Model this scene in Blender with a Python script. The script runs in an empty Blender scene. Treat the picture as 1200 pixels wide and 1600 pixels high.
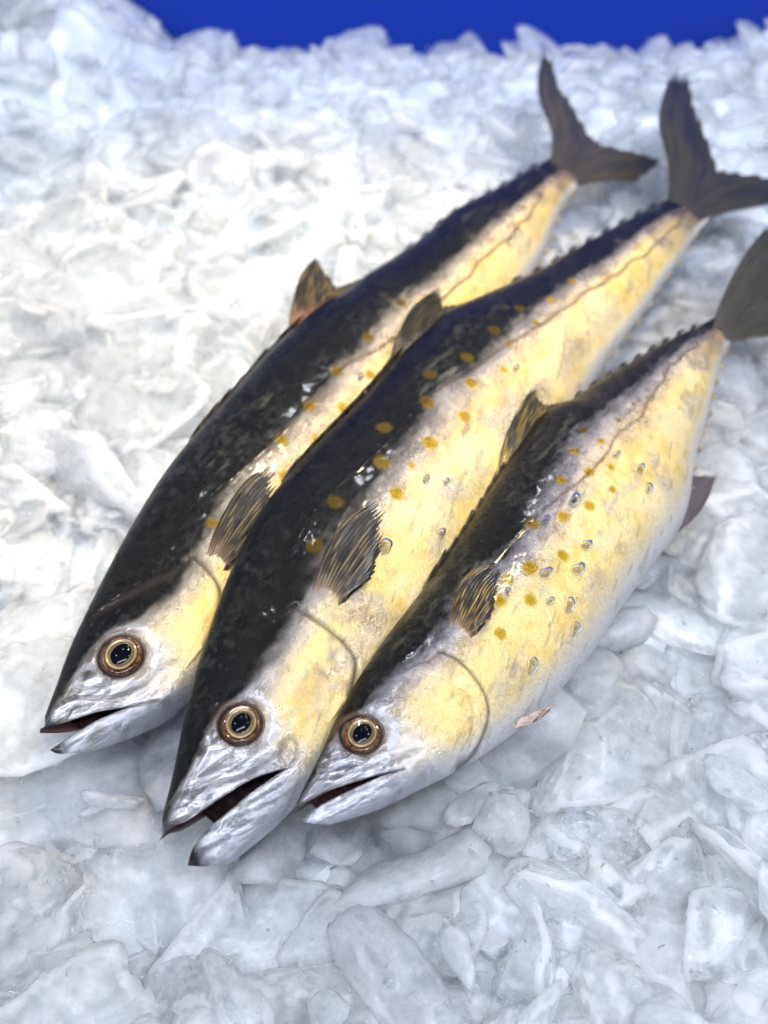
import bpy, bmesh, math, random
import numpy as np
from mathutils import Vector, Matrix, Euler
random.seed(7); rng = np.random.default_rng(7)
SC = bpy.context.scene; COL = SC.collection

# ------------------------------------------------------------------ camera
T = 0.5; PITCH = math.radians(46); CAMH = 0.40
cam = bpy.data.cameras.new('camera'); camo = bpy.data.objects.new('camera', cam); COL.objects.link(camo)
camo.location = (0, 0, CAMH); camo.rotation_euler = (math.pi/2 - PITCH, 0, 0)
cam.sensor_fit = 'VERTICAL'; cam.sensor_height = 24; cam.lens = 12/T
cam.clip_start = 0.02; cam.clip_end = 50
cam.dof.use_dof = True; cam.dof.focus_distance = 0.43; cam.dof.aperture_fstop = 4.0
SC.camera = camo
# ------------------------------------------------------------------ world, lamps, exposure
w = bpy.data.worlds.new('World'); SC.world = w; w.use_nodes = True
bg = w.node_tree.nodes['Background']; bg.inputs[0].default_value = (.70, .80, 1, 1); bg.inputs[1].default_value = .34
def lamp(name, kind, loc, target, energy, color, **kw):
    l = bpy.data.lights.new(name, kind); l.energy = energy; l.color = color
    for k, v in kw.items(): setattr(l, k, v)
    o = bpy.data.objects.new(name, l); COL.objects.link(o); o.location = loc
    o.rotation_euler = (Vector(target) - Vector(loc)).to_track_quat('-Z', 'Y').to_euler(); return o
lamp('spot_lamp', 'SPOT', (.62, 1.15, 1.75), (-.09, .54, 0), 172, (1, .82, .48), spot_size=math.radians(21), spot_blend=.75, shadow_soft_size=.05)
lamp('ceiling_lamp', 'AREA', (.22, -.30, 1.5), (.05, .35, 0), 30, (.80, .85, 1), shape='RECTANGLE', size=1.1, size_y=.12)
for p_, e_ in (((-.55, .35, 1.3), 2.8), ((.70, .30, 1.2), 2.4), ((-.1, 1.0, 1.5), 3.2), ((.25, 1.25, 1.2), 2.6), ((.45, -.5, 1.1), 2.6)):  # small unseen lamps, added to put glints on the wet ice
    lamp('added_glint_lamp', 'AREA', p_, (0, .45, 0), e_, (.90, .93, 1), shape='DISK', size=.07)
SC.view_settings.view_transform = 'Standard'; SC.view_settings.look = 'None'
SC.view_settings.exposure = 0; SC.view_settings.gamma = 1
SC.cycles.use_denoising = True; SC.cycles.use_adaptive_sampling = True; SC.cycles.adaptive_threshold = .08; SC.cycles.adaptive_min_samples = 24
SC.cycles.max_bounces = 6; SC.cycles.transparent_max_bounces = 8; SC.cycles.transmission_bounces = 5
SC.cycles.caustics_reflective = False

# ------------------------------------------------------------------ helpers
cp, sp = math.cos(PITCH), math.sin(PITCH)
FWD = np.array([0, cp, -sp]); RGT = np.array([1., 0, 0]); DWN = np.array([0, -sp, -cp]); CAM = np.array([0, 0, CAMH])
def ray(p): return FWD + RGT*((p[0]-600)/800*T) + DWN*((p[1]-800)/800*T)
def at(px, py, z=0.):
    R = ray((px, py)); return CAM + R*((z-CAMH)/R[2])
def project(P):
    q = np.asarray(P) - CAM; z = q@FWD
    return np.stack([600 + (q@RGT)/z/T*800, 800 + (q@DWN)/z/T*800], -1)
def smooth(a, b, x):
    t = np.clip((np.asarray(x, float)-a)/(b-a), 0, 1); return t*t*(3-2*t)
def _hash(i, j, s):
    n = (i*374761393 + j*668265263 + s*1442695041) & 0xffffffff
    n = ((n ^ (n >> 13))*1274126177) & 0xffffffff
    return ((n ^ (n >> 16)) & 0xffff)/65535.
def vnoise(x, y, s=0):
    xi = np.floor(x).astype(np.int64); yi = np.floor(y).astype(np.int64); fx = x-xi; fy = y-yi
    fx = fx*fx*(3-2*fx); fy = fy*fy*(3-2*fy)
    a = _hash(xi, yi, s); b = _hash(xi+1, yi, s); c = _hash(xi, yi+1, s); d = _hash(xi+1, yi+1, s)
    return (a*(1-fx)+b*fx)*(1-fy) + (c*(1-fx)+d*fx)*fy
def fbm(x, y, s=0, o=4):
    r = 0; a = .5; t = 0
    for k in range(o):
        r = r + a*vnoise(x, y, s+k*17); t += a; a *= .55; x = x*2.03+3.1; y = y*2.03+1.7
    return r/t
def polydist(x, y, poly):
    d = np.full(x.shape, 9e9)
    for (ax, ay), (bx, by) in zip(poly[:-1], poly[1:]):
        dx, dy = bx-ax, by-ay; L2 = dx*dx+dy*dy+1e-12
        t = np.clip(((x-ax)*dx+(y-ay)*dy)/L2, 0, 1)
        d = np.minimum(d, np.hypot(x-ax-t*dx, y-ay-t*dy))
    return d
def spline(pts, n=8):
    P = np.asarray(pts, float); out = []
    Q = np.vstack([2*P[0]-P[1], P, 2*P[-1]-P[-2]])
    for i in range(1, len(Q)-2):
        for t in np.linspace(0, 1, n, endpoint=False):
            out.append(.5*((2*Q[i])+(-Q[i-1]+Q[i+1])*t+(2*Q[i-1]-5*Q[i]+4*Q[i+1]-Q[i+2])*t*t+(-Q[i-1]+3*Q[i]-3*Q[i+1]+Q[i+2])*t**3))
    out.append(P[-1]); return np.array(out)
def mesh_obj(name, V, F, mat, parent=None, attrs=None, smoothshade=True):
    me = bpy.data.meshes.new(name); V = np.asarray(V, float)
    me.from_pydata(V.tolist(), [], F if isinstance(F, list) else F.tolist())
    me.materials.append(mat)
    if smoothshade: me.polygons.foreach_set('use_smooth', [True]*len(me.polygons))
    for k, A in (attrs or {}).items():
        A = np.asarray(A, float)
        at_ = me.attributes.new(k, 'FLOAT_COLOR', 'POINT')
        at_.data.foreach_set('color', np.c_[A, np.ones(len(A))].ravel())
    o = bpy.data.objects.new(name, me); COL.objects.link(o)
    if parent: o.parent = parent
    return o
def grid_faces(nr, nc, wrap=False):
    i = np.arange(nr-1)[:, None]; j = np.arange(nc if wrap else nc-1)[None, :]; k = (j+1) % nc
    return np.stack([i*nc+j, i*nc+k, (i+1)*nc+k, (i+1)*nc+j], -1).reshape(-1, 4)
def tag(o, label, cat, group=None, kind=None):
    if label: o['label'] = label
    if cat: o['category'] = cat
    if group: o['group'] = group
    if kind: o['kind'] = kind
    return o
# ------------------------------------------------------------------ materials
def newmat(name):
    m = bpy.data.materials.new(name); m.use_nodes = True; nt = m.node_tree
    b = nt.nodes['Principled BSDF']
    def N(t, **kw):
        n = nt.nodes.new(t)
        for k, v in kw.items():
            if k.startswith('i_'): n.inputs[k[2:].replace('_', ' ')].default_value = v
            else: setattr(n, k, v)
        return n
    return m, b, N, nt.links.new
def attr_mat(name, bump_scale, bump_d, coat=.4, grain=.25, stretch=(1, 1, 1), coat_rough=.12):
    m, b, N, L = newmat(name)
    a = N('ShaderNodeAttribute', attribute_name='col'); g = N('ShaderNodeAttribute', attribute_name='mat')
    tc = N('ShaderNodeTexCoord'); mp = N('ShaderNodeMapping'); mp.inputs['Scale'].default_value = stretch
    L(tc.outputs['Object'], mp.inputs[0])
    no = N('ShaderNodeTexNoise', i_Scale=bump_scale, i_Detail=5., i_Roughness=.65); L(mp.outputs[0], no.inputs['Vector'])
    mr = N('ShaderNodeMapRange'); mr.inputs[1].default_value = .3; mr.inputs[2].default_value = .7
    mr.inputs[3].default_value = 1-grain; mr.inputs[4].default_value = 1+grain; L(no.outputs[0], mr.inputs[0])
    mx = N('ShaderNodeMix', data_type='RGBA', blend_type='MULTIPLY'); mx.inputs['Factor'].default_value = 1
    L(a.outputs['Color'], mx.inputs['A']); L(mr.outputs[0], mx.inputs['B']); L(mx.outputs['Result'], b.inputs['Base Color'])
    sx = N('ShaderNodeSeparateColor'); L(g.outputs['Color'], sx.inputs[0])
    L(sx.outputs[0], b.inputs['Metallic']); L(sx.outputs[1], b.inputs['Roughness'])
    bp = N('ShaderNodeBump'); bp.inputs['Strength'].default_value = 1; bp.inputs['Distance'].default_value = bump_d
    L(no.outputs[0], bp.inputs['Height']); L(bp.outputs[0], b.inputs['Normal'])
    b.inputs['Coat Weight'].default_value = coat; b.inputs['Coat Roughness'].default_value = coat_rough
    b.inputs['IOR'].default_value = 1.36
    return m
def plain(name, col, rough=.4, metal=0, coat=0, **kw):
    m, b, N, L = newmat(name); b.inputs['Base Color'].default_value = (*col, 1); b.inputs['Roughness'].default_value = rough
    b.inputs['Metallic'].default_value = metal; b.inputs['Coat Weight'].default_value = coat; b.inputs['Coat Roughness'].default_value = .03
    return m
SKIN = attr_mat('fish_skin', 800, .0009, coat=.14, coat_rough=.11, grain=.12); SKIN.node_tree.nodes['Principled BSDF'].inputs['Specular IOR Level'].default_value = .22
FIN = attr_mat('fin_membrane', 1200, .0002, coat=.6)
EYE = attr_mat('eye_surface', 1500, .00006, coat=1, grain=.2, coat_rough=.04)
PUPIL = plain('pupil_black', (.002, .003, .006), .07, 0, 0); PUPIL.node_tree.nodes['Principled BSDF'].inputs['IOR'].default_value = 1.18

def ice_mat(name, clear, tint, k, grain=1., tr=.0, ed=(.505, .535)):
    """k: features per unit of the object's own coordinates"""
    m, b, N, L = newmat(name)
    tc = N('ShaderNodeTexCoord'); oi = N('ShaderNodeObjectInfo')
    sc_ = N('ShaderNodeVectorMath', operation='SCALE'); sc_.inputs['Scale'].default_value = 37.; L(oi.outputs['Random'], sc_.inputs[0])
    ad = N('ShaderNodeVectorMath', operation='ADD'); L(tc.outputs['Object'], ad.inputs[0]); L(sc_.outputs[0], ad.inputs[1])
    def noise(s, d, r=.6):
        n = N('ShaderNodeTexNoise', i_Scale=s*k, i_Detail=d, i_Roughness=r); L(ad.outputs[0], n.inputs['Vector']); return n
    n1, n4 = noise(1.5, 5.), noise(5, 4.); n2 = N('ShaderNodeTexVoronoi', i_Scale=34*k); L(ad.outputs[0], n2.inputs['Vector'])
    last = None
    for n, dist, st in ((n1, .0012, .6), (n4, .0012, .7), (n2, .00010*grain, .8)):
        bp = N('ShaderNodeBump'); bp.inputs['Distance'].default_value = dist; bp.inputs['Strength'].default_value = st
        L(n.outputs[0], bp.inputs['Height'])
        if last: L(last.outputs[0], bp.inputs['Normal'])
        last = bp
        if n is n4: first = bp
    L(last.outputs[0], b.inputs['Normal']); gb = N('ShaderNodeBump'); gb.inputs['Distance'].default_value = .00030; gb.inputs['Strength'].default_value = 1
    L(n2.outputs[0], gb.inputs['Height']); L(first.outputs[0], gb.inputs['Normal']); L(gb.outputs[0], b.inputs['Coat Normal'])
    b.inputs['Coat Weight'].default_value = 1; b.inputs['Coat Roughness'].default_value = .05; b.inputs['Coat IOR'].default_value = 1.4
    b.inputs['Transmission Weight'].default_value = tr; b.inputs['Roughness'].default_value = .08; b.inputs['IOR'].default_value = 1.31
    b.inputs['Subsurface Weight'].default_value = 1; b.inputs['Subsurface Radius'].default_value = (1, 1, 1); b.inputs['Subsurface Scale'].default_value = .028
    # frosted edges and cloudy cores are opaque, the rest lets what lies below show through
    geo = N('ShaderNodeNewGeometry')
    e = N('ShaderNodeMapRange'); e.inputs[1].default_value = ed[0]; e.inputs[2].default_value = ed[1]; L(geo.outputs['Pointiness'], e.inputs[0])
    c = N('ShaderNodeMapRange'); c.inputs[1].default_value = .30; c.inputs[2].default_value = .75; L(n1.outputs[0], c.inputs[0])
    rr = N('ShaderNodeMath', operation='MULTIPLY_ADD'); rr.inputs[1].default_value = .6; rr.inputs[2].default_value = -.38; L(oi.outputs['Random'], rr.inputs[0])
    s1 = N('ShaderNodeMath', operation='ADD'); L(e.outputs[0], s1.inputs[0]); L(c.outputs[0], s1.inputs[1])
    s2 = N('ShaderNodeMath', operation='ADD'); L(s1.outputs[0], s2.inputs[0]); L(rr.outputs[0], s2.inputs[1])
    al = N('ShaderNodeMapRange'); al.inputs[3].default_value = clear; al.inputs[4].default_value = min(1, clear+.55); L(s2.outputs[0], al.inputs[0])
    L(al.outputs[0], b.inputs['Alpha'])
    mx = N('ShaderNodeMix', data_type='RGBA'); mx.inputs['A'].default_value = (*tint, 1); tn = N('ShaderNodeMix', data_type='RGBA'); tn.inputs['A'].default_value = (.97, .96, .89, 1); tn.inputs['B'].default_value = (.90, .93, 1, 1); L(oi.outputs['Random'], tn.inputs['Factor']); L(tn.outputs['Result'], mx.inputs['B'])
    L(s2.outputs[0], mx.inputs['Factor']); L(mx.outputs['Result'], b.inputs['Base Color'])
    return m
ICE = ice_mat('ice_cloudy', .26, (.84, .89, .91), 1., tr=.28)
ICE_CLEAR = ice_mat('ice_clear', .14, (.76, .83, .87), 1., tr=.55)
ICE_FILL = ice_mat('ice_crumbs', .24, (.84, .89, .92), 38., tr=.3, ed=(.54, .62))
ICE_CHIP = ice_mat('ice_chips', .70, (.95, .97, .99), 60., tr=.2)
SNOW = ice_mat('ice_packed', 1., (.70, .76, .80), 40., .4)

# ------------------------------------------------------------------ fish
class Fish: pass
def build_fish(P, label, seed):
    f = Fish(); RO = P['roll']
    a0, b0 = at(*P['snout'], P['zh']), at(*P['fork'], P['zt'])
    O = a0; L = np.linalg.norm(b0-a0); A = (b0-a0)/L
    g = np.cross([0, 0, 1], A); g /= np.linalg.norm(g); up = np.cross(A, g)
    c_, s_ = math.cos(math.radians(RO)), math.sin(math.radians(RO)); D = g*c_+up*s_; Nn = up*c_-g*s_
    def loc(px, z=0.):
        R = ray(px); t = np.dot(O+Nn*z*L-CAM, Nn)/np.dot(R, Nn); q = CAM+R*t-O
        return np.array([q@A, q@D])/L
    def world(x, y, z): return O + L*(np.multiply.outer(x, A)+np.multiply.outer(y, D)+np.multiply.outer(z, Nn))
    # ---- profiles from the outline of this very fish
    dp = np.array([loc(p) for p in P['dorsal']]); vp = np.array([loc(p) for p in P['ventral']])
    dp = spline(dp, 6); vp = spline(vp, 6)
    xs = np.linspace(0, 1, 401); xl = vp[0, 0]
    yd = np.interp(xs, dp[:, 0], dp[:, 1]); yv = np.interp(xs, vp[:, 0], vp[:, 1])
    k = np.exp(-.5*(np.arange(-12, 13)/4.)**2); k /= k.sum()
    def sm(y):
        z = np.convolve(np.pad(y, 12, 'edge'), k, 'valid'); m = smooth(.01, .05, xs); return y*(1-m)+z*m
    yd, yv = sm(yd), sm(yv)
    mid = (yd+yv)/2
    Pm = world(xs, mid, 0*xs); v = Pm-CAM; v /= np.linalg.norm(v, axis=1)[:, None]
    vd, vn = v@D, v@Nn; nn = np.hypot(vd, vn); ed, en = abs(vn)/nn, abs(vd)/nn
    rho = np.interp(xs, [0, .05, .2, .45, .8, .92, 1], [.56, .56, .56, .58, .6, .6, .4])
    sS = ed*(yd-yv)/2; hh = sS/np.sqrt(ed**2+(rho*en)**2)
    fade = smooth(0, .06, xs)
    hh = hh*fade+(yd-yv)/2*(1-fade)
    top, bot = mid+hh, mid-hh
    gx = lambda arr: (lambda x: np.interp(x, xs, arr))
    TOP, BOT = gx(top), gx(bot)
    ul = np.array([loc(p, .035*min(1, i/3.)) for i, p in enumerate(P['lip_up'])]); ll = np.array([loc(p, .03*min(1, i/3.)) for i, p in enumerate(P['lip_lo'])])
    xc, yc = ul[-1]; ll[-1] = ul[-1]
    tip = np.array([0, 0.]); ltip = loc(P['lip_lo'][0]); xl = ltip[0]
    ul[0] = tip; ll[0] = ltip
    ul = spline(ul, 6); ll = spline(ll, 6)
    def YS(x, lo=False):
        q = ll if lo else ul
        m = np.interp(x, q[:, 0], q[:, 1])
        t = smooth(xc, xc+.16, x); return np.where(x < xc, m, yc*(1-t)+(TOP(x)*.5+BOT(x)*.5)*t)
    def W(x):
        gap = np.where(x < xc, YS(x)-YS(x, True), 0)
        h = np.maximum((TOP(x)-BOT(x)-np.maximum(gap, 0)*.8)/2, 0); return np.interp(x, xs, rho)*h
    def surf(x, y):
        x = np.asarray(x, float); y = np.asarray(y, float); s = YS(x)
        r = np.where(y > s, (y-s)/np.maximum(TOP(x)-s, 1e-5), (y-s)/np.minimum(BOT(x)-s, -1e-5))
        return W(x)*np.sqrt(np.clip(1-r*r, 0, 1))
    def on(px):
        z = .03
        for _ in range(14): q = loc(px, z); z = .5*z+.5*float(surf(*q))
        return np.array([q[0], q[1], z])
    def normal(x, y, e=.004):
        zx = (surf(x+e, y)-surf(x-e, y))/(2*e); zy = (surf(x, y+e)-surf(x, y-e))/(2*e)
        n = np.array([-zx, -zy, 1.]); return n/np.linalg.norm(n)
    f.__dict__.update(locals())
    # ---- body grid
    NU, NL, NH = 84, 78, 26
    xr = np.concatenate([.30*np.linspace(0, 1, 250)**1.25, np.linspace(.30, 1.0, 400)[1:]])
    X, Y, Z, S = [], [], [], []      # S: 0 skin, 1 mouth inside
    x = xr; inm = x < xc
    xlow = np.where(inm, xl+(xc-xl)*np.minimum(x/xc, 1), x)
    yu, yl = YS(x), np.minimum(YS(xlow, True), YS(xlow) if False else YS(xlow, True))
    yl = np.where(inm, yl, yu)
    tp, bt = np.maximum(TOP(x), yu), np.minimum(BOT(xlow), yl)
    tp[0] = yu[0]; bt[0] = yl[0]
    bt = np.where(inm, yl-(yl-bt)*np.clip((xlow-xl)/.016, 0, 1)**.42, bt); tp = yu+(tp-yu)*np.sqrt(np.clip(x/.010, 0, 1))
    wu = W(x); wl = np.where(inm, W(xlow)*np.sqrt(np.clip((xlow-xl)/.03+1e-6, 0, 1))*.96+.0, wu)
    fl = 1-.93*smooth(.90, .995, x); wu = wu*fl; wl = wl*fl
    bl = smooth(xc*.7, xc, x); wl = wl*(1-bl)+wu*bl; wl[0] = 0; wu[0] = 0
    def add(xx, yy, zz, s): X.append(xx); Y.append(yy); Z.append(zz); S.append(s)
    sl = np.clip((xc-x)/.012, 0, 1)*inm
    thr = P.get('throat', .5)*xc
    def slit(sgn, rev):
        cols = []
        arch = .010*sl*np.minimum(1, x/.03)
        for t in (.12, .4, .75, 1.): cols.append((x, yu+arch*math.sin(min(t*2, 1)*1.57), wu*(1-t*sl), t))
        xt = np.maximum(x, thr); xlt = np.maximum(xlow, thr)
        yuc = np.interp(xt, x, yu+arch); ylc = np.interp(xlt, xlow, yl-arch*.5)
        cols.append((np.where(inm, xt, x), np.where(inm, yuc, yu), wu*(1-sl), 1)); cols.append((np.where(inm, xlt, x), np.where(inm, ylc, yu), wl*(1-sl), 1))
        for t in (1., .75, .4, .12): cols.append((xlow, yl-.5*arch*math.sin(min(t*2, 1)*1.57), wl*(1-t*sl), t))
        if rev: cols = cols[::-1]
        for q in cols: add(q[0], q[1], sgn*q[2], np.where(sl > 0, 1., 0))
    bs = np.linspace(math.pi/2, 0, NU)
    for b in bs: add(x, yu+(tp-yu)*math.sin(b), wu*math.cos(b), 0*x)
    slit(1, False)
    for b in np.linspace(0, math.pi/2, NL): add(xlow, yl+(bt-yl)*math.sin(b), wl*math.cos(b), 0*x)
    for b in np.linspace(math.pi/2, 0, NH)[1:]: add(xlow, yl+(bt-yl)*math.sin(b), -wl*math.cos(b), 0*x)
    slit(-1, True)
    for b in np.linspace(0, math.pi/2, NH)[:-1]: add(x, yu+(tp-yu)*math.sin(b), -wu*math.cos(b), 0*x)
    X, Y, Z, S = [np.array(q).T for q in (X, Y, Z, S)]        # rows x cols
    Y[-1] = Y[-1].mean(); Z[-1] = 0
    vis = (Z > 0) & (S < .5)
    v01 = np.clip((Y-BOT(X))/np.maximum(TOP(X)-BOT(X), 1e-4), 0, 1)
    # ---- relief: eye socket, gill cover, jaw bones, lateral line, nostril
    ex, ey, ez = on(P['eye']); er = P['eye_r']/L; f.eye = (ex, ey, ez, er)
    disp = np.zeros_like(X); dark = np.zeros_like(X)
    re = np.hypot(X-ex, Y-ey)/er
    disp -= .0060*(1-smooth(.80, 1.02, re)); disp += .0014*np.exp(-((re-1.14)/.10)**2)
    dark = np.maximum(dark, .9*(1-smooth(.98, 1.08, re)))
    def line(px, wd, dep, dk, step=0):
        nonlocal disp, dark
        q = spline([on(p)[:2] for p in px], 6); d = polydist(X, Y, q)
        d = d*(1+.5*(fbm(X*160, Y*160, seed+5, 2)-.5))
        disp -= dep*np.exp(-(d/wd)**2); dark = np.maximum(dark, dk*np.exp(-(d/wd/.9)**2))
        return q, d
    for l in P['lines']: line(*l)
    gq, gd = line(P['gill'], .0032, .0026, .9)
    # plate of the gill cover stands a little proud of the skin behind it
    gxat = np.interp(Y, gq[::-1, 1] if gq[0, 1] > gq[-1, 1] else gq[:, 1], gq[::-1, 0] if gq[0, 1] > gq[-1, 1] else gq[:, 0])
    yr = (Y > gq[:, 1].min()) & (Y < gq[:, 1].max())
    disp += np.where(yr, .0042*smooth(.03, .0, gxat-X)*(X < gxat), 0)
    llq = spline([on(p)[:2] for p in P['lateral']], 10)
    lw = .0011*(1+.5*fbm(X*60, 0*Y, 3, 2))
    lld = polydist(X, Y + .0012*(np.sin(X*120+seed)+np.sin(X*71))*smooth(.5, .7, X), llq)
    lat = np.exp(-(lld/lw/1.2)**2); disp += .0007*np.exp(-(lld/.0025)**2)
    nx, ny, _ = on(P['nostril']); dark = np.maximum(dark, 1-smooth(.6, 1.1, np.hypot((X-nx)/.004, (Y-ny)/.0028)))
    head = 1-smooth(-.012, .01, X-gxat)
    disp += .0012*(fbm(X*45, Y*60, seed+1)-.5) + .0007*head*(fbm(X*80, Y*130, seed+2)-.5) + .0004*head*(fbm(X*210, Y*260, seed+3, 3)-.5)
    nz = smooth(0, .35, np.where(W(X) > 1e-5, Z/np.maximum(W(X), 1e-5), 0))
    Z2 = Z + np.where(vis, disp*nz*smooth(0, .02, X), 0)
    # ---- colour of the skin
    n1 = fbm(X*16, Y*30, seed+11); n2 = fbm(X*60, Y*75, seed+12); n3 = fbm(X*170, Y*260, seed+13, 3); n4 = fbm(X*340, Y*420, seed+14, 2)
    n5 = fbm(X*35, Y*190, seed+15, 3)
    bq = spline([on(p)[:2] for p in P['backline']], 6); bx = bq[:, 0]; bv = (bq[:, 1]-BOT(bx))/np.maximum(TOP(bx)-BOT(bx), 1e-4); bv = np.clip(bv, .3, .95)
    edge = np.interp(X, bx, bv) + .09*(n1-.5) + .06*(n2-.5) + .07*(n5-.5)
    sv = v01-edge
    back = smooth(-.085, .065, sv + .05*(n3-.5))
    grey = np.maximum(smooth(-P.get('gw', .22), -.01, sv + .12*(n2-.5)), .60*smooth(.46, .76, fbm(X*20, Y*24, seed+61, 3)+.25*(n3-.5))*smooth(.1, .3, v01))
    C = lambda r, g_, b_: np.array([r, g_, b_])[None, None, :]
    mixc = lambda a, b, t: a*(1-t[..., None])+b*t[..., None]
    yel = mixc(C(.84, .65, .27), C(.76, .54, .17), smooth(.45, .75, n2)); yel = mixc(yel, C(.84, .71, .42), smooth(.5, .72, n1)*.7)
    brownp = smooth(.60, .74, fbm(X*28, Y*40, seed+21))*smooth(.42, .6, n3); yel = mixc(yel, C(.36, .26, .13), brownp*.35)
    silver = mixc(C(.42, .40, .42), C(.25, .235, .26), smooth(.4, .65, n2))
    col = mixc(yel + 0*X[..., None], silver, np.clip(grey*P.get('greyamt', .9), 0, 1))
    tail = smooth(.82, .97, X); col = mixc(col, mixc(C(.30, .22, .16), C(.12, .09, .085), smooth(.4, .6, n2)), tail*.85)
    ng = fbm(X*230, Y*330, seed+51, 4); bk = mixc(C(.003, .0035, .004), C(.052, .056, .048), smooth(.40, .78, ng)*(.35+.65*smooth(.35, .65, n1))*.9); bk = mixc(bk, C(.008, .010, .014), smooth(.4, .7, X)*.5)
    bk = mixc(bk, C(.13, .125, .09), smooth(.58, .8, n5)*smooth(.02, .12, .30-sv)*smooth(.45, .6, n1)*.8)
    col = mixc(col, bk*.5, back)
    # head: bright silver snout and jaws, dark crown
    snout = 1-smooth(P['silver'][0], P['silver'][1], X - .25*(Y-ey)*P['silver'][2] + .03*(n2-.5))
    shd = mixc(C(.66, .66, .70), C(.12, .12, .125), smooth(.46, .62, fbm(X*60-Y*25, (Y+.42*X)*300, seed+72, 4))*.62); shd = mixc(shd, C(.05, .05, .035), smooth(.50, .62, fbm(X*80, (Y+.42*X)*260, seed+71, 4))*.75*smooth(.35, .7, v01))
    col = mixc(col, shd + 0*col, snout*(1-back))
    chin = 1-smooth(.03, P.get('chin', .16), v01 + .05*(n2-.5)); col = mixc(col, C(.60, .61, .66)*P.get('chinv', .9), chin*.9)
    lowjaw = inm[:, None] & (Y <= yl[:, None]+1e-6)
    tipd = np.hypot(X-ltip[0], Y-ltip[1]); col = mixc(col, C(.03, .03, .035), (1-smooth(.006, .017, tipd+.006*(n3-.5)))*lowjaw*P.get('darktip', 1))
    utip = np.hypot(X, Y); col = mixc(col, C(.03, .032, .035), (1-smooth(.006, .016, utip))*.8)
    ring = np.exp(-((re-1.12)/.13)**2); col = mixc(col, C(.22, .12, .06), ring*.35)
    pale_arc = np.exp(-((re-1.45)/.2)**2)*smooth(-.3, .5, (X-ex)/er)*(1-back); col = mixc(col, C(.72, .74, .8), pale_arc*.6)  # paler arc of skin behind the eye
    # spots
    for (px, r, dk) in P['spots']:
        q = on(px); rr = np.hypot((X-q[0])*(.9+.2*n1), Y-q[1])*(.82+.36*n3)/(r/L)
        t = 1-smooth(.62, 1.30, rr)
        col = mixc(col, mixc(C(.46, .30, .004), C(.38, .22, .003), 1-smooth(.3, .9, rr+.6*(n3-.5)))*(1-.8*dk)*(1-.6*back[..., None]), t*.95)
    col = mixc(col, mixc(C(.10, .05, .025)+0*col, C(.002, .002, .002)+0*col, back), np.clip(lat, 0, 1)*(.85-.3*back))
    lipd = np.minimum(polydist(X, Y, ul), polydist(X, Y, ll)); col = mixc(col, C(.05, .03, .028), np.exp(-(lipd/.0022)**2)*.8*(S < .5)*smooth(xc+.015, xc-.005, X) if False else np.exp(-(lipd/.0016)**2)*.75*(X < xc+.002))
    scr = smooth(.70, .78, fbm(X*30+Y*40, (Y*.8-X*.3)*210, seed+31, 2)); col = mixc(col, C(.2, .17, .15), scr*.35*(1-back))
    col = mixc(col, C(.035, .025, .02), np.clip(dark, 0, 1)*.9)  # darkens eye socket, grooves and nostril in the skin colour
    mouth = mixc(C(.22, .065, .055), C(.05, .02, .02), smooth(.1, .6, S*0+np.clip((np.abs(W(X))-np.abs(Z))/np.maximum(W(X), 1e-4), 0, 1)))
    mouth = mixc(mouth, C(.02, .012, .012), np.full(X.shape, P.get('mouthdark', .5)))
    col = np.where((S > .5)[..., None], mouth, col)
    speck = .5*smooth(.70, .80, n4)*(1-back); col = col*(1-.35*speck[..., None])
    met = (.48+.30*grey)*(1-back)*smooth(.05, .2, v01) + .72*snout*(1-back) + .25*chin; met = np.where(S > .5, 0, np.clip(met*(1-dark), 0, .85))
    rgh = .34 - .12*grey - .16*snout + .12*(n3-.5) ; rgh = np.where(S > .5, .3, rgh + .08*back)
    # ---- objects
    base = world(np.array(.45), np.array(float(TOP(.45)+BOT(.45))/2), np.array(0.)); base[2] = 0
    root = bpy.data.objects.new('mackerel', None); COL.objects.link(root); root.location = base; root.empty_display_size = .05
    tag(root, label, 'fish', 'mackerel lying on the crushed ice'); f.root = root; f.base = base
    V = world(X.ravel(), Y.ravel(), Z2.ravel())-base
    nr, nc = X.shape
    ids = np.arange(nr*nc).reshape(nr, nc).copy()
    for r_ in np.where(sl <= 0)[0]:
        ids[r_, NU-1:NU+11] = ids[r_, NU-1]; c0 = NU+10+NL+NH-2; ids[r_, c0:c0+12] = ids[r_, c0]
    q4 = ids.ravel()[grid_faces(nr, nc, True)[:, ::-1]]; FB = []
    for q in q4.tolist():
        u = list(dict.fromkeys(q))
        if len(u) > 2: FB.append(u)
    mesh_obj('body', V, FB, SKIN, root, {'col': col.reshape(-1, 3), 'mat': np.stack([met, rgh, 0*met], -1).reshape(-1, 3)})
    # ---- eye: brown ball, golden iris ring, black pupil
    n = normal(ex, ey, .012); n = n*.8+np.array([0, 0, .2]); n /= np.linalg.norm(n)
    nw = n[0]*A+n[1]*D+n[2]*Nn; nw = nw*.85 + np.array(P.get('gaze', (0, 0, 0)))*.15; nw /= np.linalg.norm(nw)
    t1 = np.cross(nw, D); t1 /= np.linalg.norm(t1); t2 = np.cross(nw, t1); ec = world(np.array(ex), np.array(ey), np.array(ez+.10*er))-base
    R = er*L
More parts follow.
